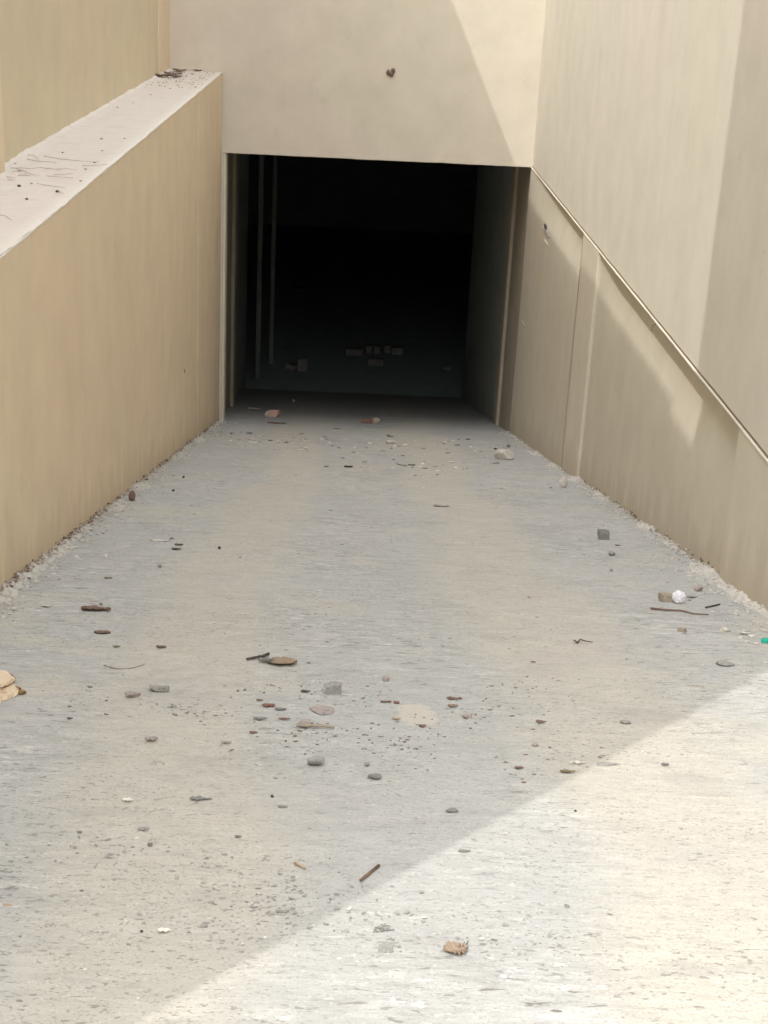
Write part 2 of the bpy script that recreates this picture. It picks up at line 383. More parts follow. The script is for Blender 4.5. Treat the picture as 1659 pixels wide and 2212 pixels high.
# --- left lower wall with its wide dusty top
T = empty('retaining_wall', (XC-0.3, 10, ZC-1)); tag(T, 'tan plastered wall left of the ramp with a wide dusty flat top', 'wall', 'plastered walls beside the ramp')
def wall_foot(y0, y1, z_top, extra=0.3): return [(y0, rz(y0)-extra), (y1, rz(y1)-extra), (y1, z_top), (y0, z_top)]
MB().prism_x(XI-0.3, XC, [(-1.5, rz(-1.5)-0.3), (YF-0.004, rz(YF)-0.3), (YF-0.004, ZC-0.020), (-1.5, ZC-0.020)]).build('wall_body', M['wall_left'], T)
# shallow thickening near the portal, with a wavering edge
v = []; f = []
ny = 60; zs0, zs1 = rz(YF)-0.2, ZC-0.012
for j in range(ny+1):
    z = zs0+(zs1-zs0)*j/ny; w_ = 0.03*noise.noise(Vector((0, 0, z*1.3)))
    for (yy, xx) in ((15.5+w_, XC-0.002), (15.56+w_, XC+0.010), (16.8, XC+0.006), (17.35+w_, XC+0.016), (17.42+w_, XC+0.006), (YF-0.03, XC+0.012)):
        v.append((xx, yy, z))
for j in range(ny):
    for i in range(5): a = j*6+i; f.append((a, a+1, a+7, a+6))
link_mesh('plaster_ridge', v, f, M['wall_left'], T)
# coping: rough edged slab top
v = []; f = []; ny = 420; nx = 12; rngc = random.Random(3)
for j in range(ny+1):
    y = 2.0+(YF-0.004-2.0)*j/ny
    e0 = 0.018*noise.noise(Vector((0, y*2.1, 1)))+0.012*noise.noise(Vector((0, y*9, 1)))+0.008*noise.noise(Vector((0, y*30, 2)))
    for i in range(nx+1):
        t = i/nx; x = XI-0.02+(XC-XI+0.02)*t
        z = ZC + 0.006*noise.noise(Vector((x*6, y*3, 5)))+0.004*noise.noise(Vector((x*20, y*14, 5)))
        if i == nx: x += max(0.004, 0.008+0.5*e0); z -= 0.008+abs(e0)*0.1
        if i == nx-1: x = XC-0.012+0.4*e0
        if i == 0: z += 0.03+e0
        if i == 1: x = XI+0.028+e0*0.8; z += 0.006
        v.append((x, y, z))
    v.append((XC+max(0.003, 0.005+0.4*e0), y, ZC-0.019+e0*0.4)); v.append((XC-0.006, y, ZC-0.032+e0*0.3))
w1 = nx+3
for j in range(ny):
    for i in range(w1-1): a = j*w1+i; f.append((a, a+1, a+w1+1, a+w1))
link_mesh('coping', v, f, M['coping'], T)

# --- left upper wall (the neighbouring building's side) and an unseen fin shaped to cast shade
T = empty('building_wall', (XI-0.2, 10, ZC)); tag(T, 'tall olive cream wall rising behind the dusty wall top at upper left', 'wall', 'tall upper walls')
ZTOP = 6.40
MB().box(XI-0.35, XI, 4.07, YF+0.25, ZC-0.3, ZTOP).build('wall_body', M['wall_left_up'], T)
MB().box(XI-0.003, XI+0.06, 5.2, 9.38, ZC-0.02, ZTOP-0.003).build('pilaster', M['wall_left'], T, bevel=0.012)
MB().box(XI-0.003, XI+0.012, 17.2, YF-0.003, ZC-0.02, ZTOP-0.003).build('corner_pilaster', M['wall_left'], T, bevel=0.006)
T = empty('shade_fin', (XI-0.6, 1.1, ZG)); tag(T, 'unseen tall fin left of the frame, its raked edge shaped to cast shade', 'blocker')
MB().prism_x(XI-0.35, XI-0.002, [(-0.585, ZG-1.0), (4.068, ZG-1.0), (4.068, 13.0), (3.41, 13.0)]).build('wall', M['wall_left_up'], T)  # body of the unseen fin, raked to cast shade
MB().box(XI-0.36, XI+0.0, 3.40, 4.066, 13.002, 13.06).build('roof', M['coping'], T)

T = empty('blocker', (0, -10.5, ZG)); tag(T, 'plain building added unseen behind the camera to cut sky light', 'blocker')  # added out of view to lower the sky light in the foreground
MB().box(-13, 13, -16, -9.5, ZG-0.2, ZG+7.0).build('wall', M['wall_left_up'], T)  # body of the added unseen building that cuts sky light
MB().box(-13.2, 13.2, -16.2, -9.3, ZG+7.002, ZG+7.2).build('roof', M['coping'], T)

# --- front wall over the opening
T = empty('front_wall', (0.3, YF, ZT)); tag(T, 'cream plastered wall above the dark square opening with sunlit right corner', 'wall')
fr = MB()
v = []; f = []
# face above the opening, with a hand-plastered wavering lower edge
nx = 60
xs = [XI-0.35+(XR+0.32-XI+0.35)*i/nx for i in range(nx+1)]
def lip(x):
    if x < XL: return ZC-0.02
    return ZT+0.006*noise.noise(Vector((x*2.3, 0, 7)))+0.004*noise.noise(Vector((x*9, 0, 7)))
MB().box(XI-0.35, XC-0.001, YF, YF+0.3, ZC-0.5, 2.6).build('wall_body', M['wall_front'], T)
v = []; xs = [XC-0.001+(XR+0.32-XC)*i/nx for i in range(nx+1)]
for x in xs:
    zz = lip(max(x, XL+0.001)) if x > XL-0.02 else ZT
    v += [(x, YF, 2.6), (x, YF, zz), (x, YF+0.004, zz-0.004), (x, YF+0.3, zz-0.004), (x, YF+0.3, 2.6)]
for i in range(nx):
    for k in range(4): a = i*5+k; f.append((a, a+1, a+6, a+5))
    f.append((i*5+4, i*5, i*5+5, i*5+9))
link_mesh('lintel', v, f, M['wall_front'], T)
# left jamb in two shallow steps
zj = rz(YF)-0.3
MB().box(XC-0.2, XC+0.034, YF-0.004, YF+0.26, zj, ZT+0.002).build('jamb', M['wall_front'], T, bevel=0.005)
MB().box(XC+0.030, XL, YF+0.022, YF+0.27, zj, ZT+0.003).build('jamb', M['wall_front'], T, bevel=0.005)

# --- right lower wall: recessed panels, pilasters and a thin projecting ledge
XLG = XR-0.012          # ledge front
T = empty('retaining_wall', (XR+0.15, 10, ZT-1)); tag(T, 'greyish tan wall right of the ramp with a thin sunlit ledge and two flat pilasters', 'wall', 'plastered walls beside the ramp')
def pdepth(y):
    if y > 13.72: t = max(0, YF-y)/(YF-13.72); return 0.008+0.092*min(1, t*1.5)
    t = (12.78-y)/(12.78-7.7); d = 0.098
    if t < 0.14: d = 0.030+0.068*(t/0.14)
    if t > 0.9: d = 0.098-0.02*(t-0.9)/0.1
    return d
def panel_x(y, z):
    d = pdepth(y)
    return XLG+0.0015+((0.001 if y > 13 else 0.030)*min(1.0, d/0.03)+max(0.0, d-0.02)*math.exp(-((ZT-z)/0.40)**2))+0.004*noise.noise(Vector((2, y*0.9, z*0.6)))+0.0018*noise.noise(Vector((2, y*6, z*1.5)))
def panel(y0, y1, name):
    v = []; f = []; n = max(8, int((y1-y0)/0.06)); m = 40
    for j in range(n+1):
        y = y0+(y1-y0)*j/n; zb = rz(y)-0.25
        for k in range(m+1):
            z = zb+(ZT-0.010-zb)*k/m
            x = panel_x(y, z)
            v.append((x, y, z))
    for j in range(n):
        for k in range(m): a = j*(m+1)+k; f.append((a, a+1, a+m+2, a+m+1))
    return link_mesh(name, v, f, M['wall_right'], T, smooth=True)
MB().prism_x(XLG+0.115, XR+0.32, [(1.0, rz(1.0)-0.3), (YF+0.028, rz(YF)-0.31), (YF+0.028, ZT-0.012), (1.0, ZT-0.012)]).build('wall_body', M['wall_right'], T)
panel(13.70, YF+0.03, 'panel'); panel(7.66, 12.80, 'panel')
def pilaster(y0, y1):
    return MB().prism_x(XLG+0.002, XLG+0.117, [(y0, rz(y0)-0.25), (y1, rz(y1)-0.25), (y1, ZT-0.011), (y0, ZT-0.011)]).build('pilaster', M['wall_right_pale'], T, bevel=0.012)
pilaster(12.79, 13.71); pilaster(1.0, 7.68)
# ledge
v = []; f = []; n = 300
for j in range(n+1):
    y = 1.0+(YF-0.002-1.0)*j/n
    e = 0.0035*noise.noise(Vector((4, y*1.3, 0)))+0.002*noise.noise(Vector((4, y*7, 0)))
    v += [(XLG+0.12, y, ZT-0.0105), (XLG-0.002+e, y, ZT-0.0105), (XLG-0.004+e, y, ZT-0.006), (XLG+e, y, ZT+0.001), (XLG+0.046, y, ZT+0.002)]
for j in range(n):
    for k in range(4): a = j*5+k; f.append((a, a+1, a+6, a+5))
link_mesh('ledge', v, f, M['wall_right_up'], T)
v = []; f = []  # thin brown strip where the ledge meets the upper wall
for j in range(n+1):
    y = 1.0+(YF-0.002-1.0)*j/n
    e = 0.003*noise.noise(Vector((9, y*1.9, 0)))
    v += [(XLG+0.006+e, y, ZT+0.0024), (XLG+0.0085, y, ZT+0.009+e), (XLG+0.015, y, ZT+0.014+e)]
for j in range(n):
    for k in range(2): a = j*3+k; f.append((a, a+1, a+4, a+3))
link_mesh('ledge_seam', v, f, M['seam_line'], T)
# plaster scar with a dark gash, pale chips and the rusty peg on the ledge
def wall_patch(name, px0, py0, px1, py1, mat, parent, seed, plane=XLG+0.04, thick=0.006, jag=0.25, lift=0.0):
    rng = random.Random(seed); p0, _ = on_plane(px0, py0, 0, plane); p1, _ = on_plane(px1, py1, 0, plane)
    c = (p0+p1)/2; c.x = panel_x(c.y, c.z)-lift; ry = abs(p1.y-p0.y)/2; rzz = abs(p1.z-p0.z)/2; n = 22; v = []; 
    for lay, (k, dx) in enumerate(((1.0, 0.001), (0.8, -thick), (0.3, -thick*1.2))):
        for i in range(n):
            a = 6.2832*i/n; r = k*(1+jag*(noise.noise(Vector((math.cos(a)*2, math.sin(a)*2, seed)))*2))
            v.append((c.x+dx, c.y+math.cos(a)*ry*r, c.z+math.sin(a)*rzz*r))
    f = []
    for L in range(2):
        for i in range(n): a = L*n+i; b = L*n+(i+1) % n; f.append((a, b, b+n, a+n))
    f.append(tuple(range(2*n, 3*n)))
    return link_mesh(name, v, f, mat, parent)
px = XLG+0.036
wall_patch('plaster_scar', 1178, 482, 1192, 524, M['mortar'], T, 4, px)
wall_patch('plaster_scar', 1181, 480, 1186, 500, M['black_bit'], T, 5, px, 0.004, lift=0.008)
wall_patch('plaster_scar', 1182, 516, 1190, 530, M['white_bit'], T, 6, px, lift=0.007)
wall_patch('plaster_scar', 1132, 688, 1138, 708, M['mortar'], T, 7, px)
p, _ = on_plane(1414, 702, 0, XLG)
MB().tube([(XLG+0.02, p.y, ZT-0.02), (XLG-0.012, p.y-0.003, ZT-0.03), (XLG-0.02, p.y-0.008, ZT-0.075)], 0.006, 0.004).build('rusty_peg', M['twig'], T)

# --- right upper wall
T = empty('building_wall', (XR+0.2, 10, ZT)); tag(T, 'pale cream tall wall above the right ledge, brightly sunlit in its middle', 'wall', 'tall upper walls')
MB().box(XLG+0.012, XR+0.33, -4.0, YF-0.001, ZT+0.0015, 6.0).build('wall_body', M['wall_right_up'], T)  # top and near end stretched past the view to cut sky light

# --- tunnel under the building
YE = YF+0.27
T = empty('tunnel', (0.3, 22, ZB)); tag(T, 'unlit concrete passage beyond the square opening at the foot of the ramp', 'tunnel')
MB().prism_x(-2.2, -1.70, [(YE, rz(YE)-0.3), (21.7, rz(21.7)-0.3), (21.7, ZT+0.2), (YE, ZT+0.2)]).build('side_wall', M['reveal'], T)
MB().prism_x(-2.2, -1.86, [(21.7, rz(21.7)-0.3), (YB, ZB-0.3), (YB, ZT+0.2), (21.7, ZT+0.2)]).build('side_wall', M['tunnel'], T)
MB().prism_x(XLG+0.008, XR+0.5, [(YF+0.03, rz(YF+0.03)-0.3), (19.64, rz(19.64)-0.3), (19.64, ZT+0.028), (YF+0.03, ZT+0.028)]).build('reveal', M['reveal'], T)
MB().prism_x(XR+0.04, XR+0.5, [(19.642, rz(19.642)-0.3), (YB-0.2, ZB-0.3), (YB-0.2, ZT+0.2), (19.642, ZT+0.2)]).build('side_wall', M['tunnel'], T)
MB().prism_x(XR-0.045, XR+0.038, [(19.64, rz(19.64)-0.2), (19.95, rz(19.95)-0.2), (19.95, ZT+0.02), (19.64, ZT+0.02)]).build('pilaster', M['tunnel_edge'], T, bevel=0.004)
MB().prism_x(-1.702, -1.655, [(21.3, rz(21.3)-0.2), (21.68, rz(21.68)-0.2), (21.68, ZT+0.02), (21.3, ZT+0.02)]).build('pilaster', M['tunnel_edge'], T, bevel=0.004)
MB().box(-2.3, XR+0.5, YF+0.302, YB, ZT+0.03, ZT+0.4).build('ceiling', M['tunnel'], T)
T = empty('basement', (0, 36, ZB)); tag(T, 'black unlit basement hall at the far end of the passage', 'room')
MB().box(-14, 14, 45.0, 45.3, ZB-0.3, ZT+0.5).build('rear_wall', M['dark_slab'], T)
MB().box(-14.3, -14.0, YB, 45.3, ZB-0.3, ZT+0.5).build('side_wall', M['dark_slab'], T)
MB().box(14.0, 14.3, YB, 45.3, ZB-0.3, ZT+0.5).build('side_wall', M['dark_slab'], T)
MB().box(-14.3, 14.3, YB+0.001, 45.3, ZT-0.6, ZT-0.3).build('ceiling', M['dark_slab'], T)
MB().box(-14.3, -2.2, YB-0.3, YB, ZB-0.3, ZT+0.5).box(XR+0.5, 14.3, YB-0.3, YB, ZB-0.3, ZT+0.5).box(-2.199, XR+0.499, YB, YB+0.2, ZT-0.31, ZT+0.45).build('entrance_wall', M['dark_slab'], T)
def post(px, py, wpx, label):
    p, t = on_plane(px, py, 2, ZB); wd = wpx*t/FPX
    o = empty('post', (p.x, p.y, ZB)); tag(o, label, 'post', 'pale posts inside the dark passage')
    MB().box(p.x-wd/2, p.x+wd/2, p.y, p.y+0.14, ZB, ZT-0.62).build('shaft', M['pale_post'], o, bevel=0.008)
post(556, 821, 10, 'pale post just inside the dark passage, the nearer and brighter of two on the left')
post(585, 787, 9, 'dimmer pale post further inside the dark passage, right of the nearer pale post')

# ------------------------------------------------------------------ loose crumbs along the foot of both walls (nobody could count them)
def foot_strip(side):
    rng = random.Random(11+side); mb = MB()
    x0 = XC if side == 0 else XLG+0.045; sg = 1 if side == 0 else -1
    n = 900; m = 7; y0, y1 = 2.0, 18.4; v = []; f = []
    for j in range(n+1):
        y = y0+(y1-y0)*j/n
        wd = 0.035+0.15*max(0, noise.noise(Vector((side*9, y*1.6, 0)))+0.1)+0.03*noise.noise(Vector((side*9, y*6, 0)))+ (0.06 if (side == 1 and y < 8.2) else 0) + (0.03 if (side == 0 and y < 8) else 0)
        hh = 0.030+0.045*noise.noise(Vector((side*5, y*4.5, 2)))+0.026*noise.noise(Vector((side*5, y*17, 2)))+0.01*noise.noise(Vector((side*5, y*40, 2)))
        for i in range(m+1):
            t = i/m; x = x0-sg*0.004+sg*wd*t
            z = hh*(1-t)**1.4+0.020*noise.noise(Vector((x*22, y*22, 4)))*(1-t*0.5)+0.011*noise.noise(Vector((x*60, y*60, 4)))
            if i == 0: z += 0.0
            if i == m: z = -0.008
            v.append((x, y, rz(y)+z+0.002))
    for j in range(n):
        for i in range(m): a = j*(m+1)+i; f.append((a, a+1, a+m+2, a+m+1) if sg > 0 else (a+1, a, a+m+1, a+m+2))
    mb.add(v, f)
    for k in range(1500):
        y = y0+(y1-y0)*rng.random()**1.15; d = abs(rng.gauss(0, 0.07))+0.012+ (abs(rng.gauss(0, 0.10)) if side == 1 and y < 8.5 else 0)
        s_ = rng.uniform(0.006, 0.02)*(1.35 if rng.random() < 0.12 else 1)
        vs, fs = rock_geo(rng, s_*rng.uniform(0.8, 1.7), s_*rng.uniform(0.8, 1.5), s_*rng.uniform(0.5, 0.9), sub=1, cuts=3)
        c = Vector((x0+sg*d, y, rz(y)+s_*0.2+max(0, 0.03*(1-d/0.08)))); mb.add([q+c for q in vs], fs)
    return mb.build('wall_foot_rubble', M['mortar'])
tag(foot_strip(0), 'crumbled mortar and soil along the foot of the left wall', 'rubble', kind='stuff')
tag(foot_strip(1), 'crumbled mortar and soil along the foot of the right wall', 'rubble', kind='stuff')
def soil_crumbs(side):
    rng = random.Random(31+side); mb = MB(); x0 = XC if side == 0 else XLG+0.045; sg = 1 if side == 0 else -1
    for k in range(420):
        y = 3+15.2*rng.random()**1.1
        if noise.noise(Vector((side*3, y*1.4, 8))) < -0.08 and rng.random() < 0.75: continue
        d = abs(rng.gauss(0, 0.022))+0.002; s_ = rng.uniform(0.004, 0.013)*(1.8 if rng.random() < 0.06 else 1)
        vs, fs = rock_geo(rng, s_*rng.uniform(0.8, 2.0), s_*1.1, s_*rng.uniform(0.6, 1.4), sub=1, cuts=2, rough=0.3)
        c = Vector((x0+sg*d, y, rz(y)+max(0.004, 0.042*(1-d/0.07))+s_*0.2)); mb.add([q+c for q in vs], fs)
    return mb.build('soil_crumbs', M['olive_leaf'] if side else M['bark'])
tag(soil_crumbs(0), 'dark brown soil clinging to the foot of the left wall', 'soil', kind='stuff')
tag(soil_crumbs(1), 'brown soil clinging to the foot of the right wall', 'soil', kind='stuff')
# grit over the ramp
def grit(name, mat, n, seed, smin, smax, clusters, label, prob=0.62):
    rng = random.Random(seed); mb = MB()
    for k in range(n):
        if clusters and rng.random() < prob:
            cx, cy, wx, wy = rng.choice(clusters); q, _ = on_ramp(cx, cy)
            x = q.x+rng.gauss(0, wx); y = q.y+rng.gauss(0, wy)
        else:
            y = 2.2+15.5*rng.random()**1.6; x = rng.uniform(XC+0.05, XR-0.05)
        if not (XC < x < XR-0.02) or y > 18.4: continue
        s_ = smin+(smax-smin)*rng.random()**2.2
        s_ *= 0.62+0.036*y
        vs, fs = rock_geo(rng, s_*rng.uniform(0.8, 3.0), s_*rng.uniform(0.7, 1.6), s_*rng.uniform(0.3, 0.7), sub=1, cuts=5, rough=0.5)
        rot = Matrix.Rotation(rng.gauss(0, 0.5), 3, 'Z'); c = Vector((x, y, rz(y)+s_*0.15))
        mb.add([rot@q2+c for q2 in vs], fs)
    tag(mb.build(name, mat), label, 'grit', kind='stuff')
CL = [(650, 1492, .12, .10), (600, 1540, .12, .2), (800, 1600, .10, .12), (910, 1595, .08, .14), (1060, 1530, .12, .12), (1130, 1480, .12, .07),
      (1010, 1550, .06, .1), (1170, 1660, .14, .08), (1240, 1640, .1, .06), (400, 1535, .06, .06), (100, 1500, .2, .2), (700, 1590, .1, .1)]
grit('dark_grit', M['dark_stone'], 620, 5, 0.003, 0.012, CL, 'dark specks of grit scattered over the ramp')
grit('brown_grit', M['bark'], 330, 6, 0.003, 0.012, CL, 'brown crumbs of soil and leaf scattered over the ramp')
grit('grey_grit', M['grey_stone'], 900, 7, 0.003, 0.011, [(560, 2000, .12, .08), (620, 1950, .12, .08), (500, 1900, .2, .15), (240, 1860, .2, .1), (900, 2020, .2, .1)], 'small grey grit strewn over the ramp')
grit('pale_grit', M['white_bit'], 330, 8, 0.003, 0.010, [(600, 960, .5, .6), (850, 960, .5, .6), (1100, 2100, .3, .12)], 'tiny whitish plaster flecks on the ramp')

NP = [(560, 955, .25, .5), (700, 960, .3, .5), (850, 965, .3, .6), (1000, 960, .3, .5), (900, 1010, .5, .6)]
grit('plaster_flakes', M['white_bit'], 45, 21, 0.008, 0.030, NP, 'whitish plaster flakes strewn in front of the opening', 1.0)
grit('dark_flakes', M['dark_stone'], 95, 22, 0.010, 0.034, NP+[(500, 940, .12, .3)], 'dark flakes strewn in front of the opening', 1.0)

# ------------------------------------------------------------------ single pieces of debris, each where the photograph shows it
def span(x0, y0, x1, y1):
    """centre, width, height (px) of a piece lying on the ramp -> position and size in metres"""
    p, t = on_ramp((x0+x1)/2, y1); 
    return p, (x1-x0)*t/FPX, (y1-y0)*t/FPX, t
def stone(name, box, mat, label, cat, seed, flat=None, boxy=0.0, depth=0.8, cuts=7, yaw=None, sub=3, group=None, parent_only=False):
    p, wd, hp, t = span(*box); g_ = PITCH+math.atan(((box[3])-1106)/FPX) - (GRAZE if p.y < YB else 0)
    d = wd*depth; h = (hp-d*math.sin(g_))/math.cos(g_)
    if h < (flat or 0.22)*wd:
        h = (flat or 0.22)*wd; d = max(0.25*wd, (hp-h*math.cos(g_))/math.sin(g_))
    rng = random.Random(seed)
    vs, fs = rock_geo(rng, wd, d, h*1.15, sub=sub, cuts=cuts, boxy=boxy)
    rot = Matrix.Rotation(yaw if yaw is not None else rng.uniform(-0.15, 0.15), 3, 'Z')
    slope = Matrix.Rotation(-GRAZE if p.y < YB else 0, 3, 'X')
    c = Vector((p.x, p.y+d*0.5, 0)); c.z = rz(c.y)+h*0.5-0.06*h
    me_v = [slope@(rot@q) for q in vs]
    me = bpy.data.meshes.new(name); me.from_pydata([tuple(q) for q in me_v], [], fs); me.materials.append(mat)
    me.polygons.foreach_set('use_smooth', [False]*len(fs))
    o = bpy.data.objects.new(name, me); COL.objects.link(o); o.location = c
    return tag(o, label, cat, group)
def leaf(name, box, mat, label, cat, seed, curl=0.25, taper=0.6, jag=0.25, ang=0.0, lift=0.10, flat_z=None):
    """thin curled flake: closed mesh with thickness, jagged outline"""
    p, wd, hp, t = span(*box); g_ = PITCH+math.atan((box[3]-1106)/FPX)-GRAZE
    if flat_z is not None:
        p, t = on_plane((box[0]+box[2])/2, box[3], 2, flat_z); wd = (box[2]-box[0])*t/FPX; hp = (box[3]-box[1])*t/FPX; g_ += GRAZE
    d = min(hp/math.sin(g_)*0.72, wd*0.9); rng = random.Random(seed); n = 16; mth = 5; top = []
    off = rng.uniform(0, 50)
    for i in range(n+1):
        u = i/n*2-1
        half = max(0.0, 1-abs(u)**2.2)**(0.75)
        half = max(0.05, half)*(1-(taper*(u*0.5+0.5)))*(1+1.1*jag*noise.noise(Vector((u*7+off, 1.3, off)))+0.8*jag*noise.noise(Vector((u*2.2+off, 4.3, off))))
        for k in range(mth+1):
            q = k/mth*2-1; hw = half*(1+jag*noise.noise(Vector((u*5, math.copysign(1, q)*3, off))))*d/2
            x = u*wd/2; y = q*hw+0.12*d*noise.noise(Vector((u*1.5, 0, off)))
            z = lift*wd*0.35*(u*u)*(0.5+curl) + curl*d*0.22*abs(q)**1.6 + 0.06*d*noise.noise(Vector((u*4, q*2, off+3)))+0.004
            top.append(Vector((x, y, z)))
    th = max(0.0015, wd*0.018); N = len(top); v = top+[q-Vector((0, 0, th)) for q in top]; f = []; W1 = mth+1
    for i in range(n):
        for k in range(mth):
            a = i*W1+k; f.append((a, a+W1, a+W1+1, a+1)); f.append((N+a, N+a+1, N+a+W1+1, N+a+W1))
        a = i*W1; f.append((a, N+a, N+a+W1, a+W1)); a = i*W1+mth; f.append((a, a+W1, N+a+W1, N+a))
    for k in range(mth):
        a = k; f.append((a, a+1, N+a+1, N+a)); a = n*W1+k; f.append((a, N+a, N+a+1, a+1))
    mt = Matrix.Rotation(-GRAZE if flat_z is None else 0.0, 3, 'X')@Matrix.Rotation(ang, 3, 'Z'); c = Vector((p.x, p.y+d*0.45, 0)); c.z = (rz(c.y) if flat_z is None else flat_z+0.006)+0.001
    me = bpy.data.meshes.new(name); me.from_pydata([tuple(mt@q) for q in v], [], f); me.materials.append(mat)
    o = bpy.data.objects.new(name, me); COL.objects.link(o); o.location = c
    return tag(o, label, cat) if label else o
def stick(name, pts, r0, r1, mat, label, cat='twig', lift=0.004):
    """pts are picture points that lie on the ramp"""
    P = [on_ramp(*q)[0] for q in pts]; c = P[0].copy()
    mb = MB(); mb.tube([q-c+Vector((0, 0, lift+r0*0.7)) for q in P], r0, r1, 7)
    o = mb.build(name, mat, smooth=True); o.location = c
    return tag(o, label, cat) if label else o
def peb(box, mat, label, seed, **k): return stone('pebble', box, mat, label, 'pebble', seed, sub=2, **k)
def chip(box, mat, label, seed, **k): return leaf('chip', box, mat, label, 'chip', seed, **k)

S = stone
# near the portal
T = empty('brick_fragment', (0, 0, 0)); tag(T, 'pink rounded brick fragment with a pale end lying left in the opening', 'brick')
p, wd, hp, t = span(571, 884, 604, 901); T.location = (p.x, p.y+0.06, rz(p.y+0.06))
a = S('body', (578, 884, 604, 901), M['pink_brick'], None, None, 41, boxy=1, cuts=3)
b = S('broken_end', (571, 887, 580, 901), M['pale_stone'], None, None, 42, cuts=5)
for q in (a, b):
    q.parent = T; q.matrix_parent_inverse = Matrix.Translation(T.location).inverted()
chip((576, 907, 617, 916), M['bark'], 'flat dark plate of bark just in front of the pink brick fragment', 43, taper=0.2, curl=0.1)
S('brick_fragment', (779, 903, 806, 915), M['red_brick'], 'worn reddish brown broken brick lying mid opening', 'brick', 44, boxy=1, depth=0.6)
S('brick_fragment', (801, 901, 821, 915), M['tan_stone'], 'small tan brick shard leaning on the worn reddish brick mid opening', 'brick', 45, depth=0.7)
chip((835, 893, 862, 901), M['dark_stone'], 'dark flat scrap right of the worn reddish brick', 46, taper=0.2, curl=0.05)
chip((536, 876, 561, 886), M['pale_stone'], 'crumpled pale scrap at the left inside the opening', 47, curl=0.6)
peb((631, 861, 637, 868), M['white_bit'], 'tiny white fleck alone on the dark slope inside the opening', 48)
chip((645, 965, 665, 974), M['white_bit'], 'long white plaster flake in front of the opening, left of centre', 49, ang=-0.25, curl=0.1)
chip((539, 946, 551, 950), M['white_bit'], 'small white flake near the left jamb', 50, curl=0.05)
chip((652, 949, 667, 953), M['white_bit'], 'small white flake just above the long white plaster flake', 51, curl=0.05)
chip((617, 939, 632, 944), M['pale_stone'], 'pale flake below the dark bark plate', 52, curl=0.05)
chip((743, 998, 762, 1011), M['black_bit'], 'curled blackish leaf bit in the middle, in front of the opening', 53, curl=0.7)
peb((849, 961, 856, 968), M['white_bit'], 'small white pebble on the centre line in front of the opening', 54)
S('stone', (832, 950, 856, 959), M['pale_stone'], 'pale flat slab shard behind the small white pebble', 'stone', 55)
chip((969, 994, 984, 999), M['white_bit'], 'oval white flake right of centre in front of the opening', 56, taper=0.1, curl=0.02)
chip((881, 1002, 897, 1007), M['bark'], 'thin brown crescent chip left of the oval white flake', 57, curl=0.6)
chip((720, 921, 737, 927), M['dark_stone'], 'dim grey chip below the worn reddish brick', 571, curl=0.2)
chip((937, 1090, 972, 1096), M['grey_stone'], 'faint grey flake alone in the upper middle of the ramp', 572, curl=0.1)
# right side
S('stone', (1068, 967, 1118, 994), M['pale_stone'], 'largest pale stone with whitish top lying by the right jamb', 'stone', 60, cuts=9, depth=0.9)
peb((1065, 967, 1074, 971), M['black_bit'], 'black sliver left of the largest pale stone', 61)
peb((1094, 959, 1104, 966), M['dark_stone'], 'dark pebble behind the largest pale stone', 62)
S('stone', (1205, 1027, 1226, 1053), M['pale_stone'], 'upright pale mortar lump against the foot of the right wall', 'stone', 63, cuts=5)
S('stone', (1291, 1142, 1317, 1166), M['dark_stone'], 'squarish dark grey stone near the right wall', 'stone', 64, boxy=1, depth=0.7)
peb((1313, 1189, 1330, 1201), M['grey_stone'], 'grey pebble below the squarish dark stone', 65)
peb((1316, 1227, 1325, 1235), M['mauve_stone'], 'small dark round pebble second below the squarish dark stone', 66)
chip((1329, 1176, 1341, 1180), M['black_bit'], 'tiny black chip between the dark stone and the right wall', 67)
S('stone', (1425, 1278, 1456, 1300), M['tan_stone'], 'greyish tan block touching the crumpled white paper', 'stone', 68, boxy=1, depth=0.7)
# crumpled paper
def crumple(name, box, mat, label, cat, seed):
    p, wd, hp, t = span(*box); rng = random.Random(seed); vs, fs = ico(4); o_ = rng.uniform(0, 40); out = []
    for q in vs:
        a = abs(noise.noise(q*1.8+Vector((o_, 0, 0)))); b2 = abs(noise.noise(q*3.9+Vector((o_, 5, 0))))
        out.append(q*(0.86+0.25*a-0.22*b2)*wd*0.54)
    c = Vector((p.x, p.y+wd*0.45, 0)); c.z = rz(c.y)+wd*0.40
    me = bpy.data.meshes.new(name); me.from_pydata([tuple(q) for q in out], [], fs); me.materials.append(mat)
    o = bpy.data.objects.new(name, me); COL.objects.link(o); o.location = c; return tag(o, label, cat)
crumple('paper_ball', (1453, 1271, 1483, 1304), M['paper'], 'crumpled white paper ball beside the greyish tan block', 'paper', 69)
chip((1484, 1281, 1508, 1292), M['grey_stone'], 'flat grey flake on the right of the paper ball', 70, curl=0.1)
stick('twig', [(1405, 1317), (1440, 1321), (1470, 1322), (1500, 1329), (1530, 1331)], 0.006, 0.003, M['twig'], 'long thin brown twig lying below the paper ball')
stick('twig', [(1524, 1315), (1538, 1312), (1554, 1308)], 0.005, 0.004, M['black_bit'], 'short dark stick right of the paper ball at the wall')
peb((1465, 1353, 1485, 1367), M['tan_stone'], 'tan pebble between the paper ball and the flat disc stone', 71, boxy=0.6)
S('stone', (1552, 1423, 1592, 1441), M['grey_stone'], 'flat oval disc stone near the right edge', 'stone', 72, cuts=2, depth=1.1, flat=0.2)
S('plastic_scrap', (1645, 1375, 1664, 1390), M['green_plastic'], 'bright green plastic scrap at the right edge', 'scrap', 73, cuts=6)
chip((1561, 1250, 1575, 1256), M['bark'], 'brown chip in the rubble left of the right wall corner', 74)
S('stone', (1500, 1262, 1521, 1278), M['mauve_stone'], 'brownish lump at the wall foot above the paper ball', 'stone', 75)
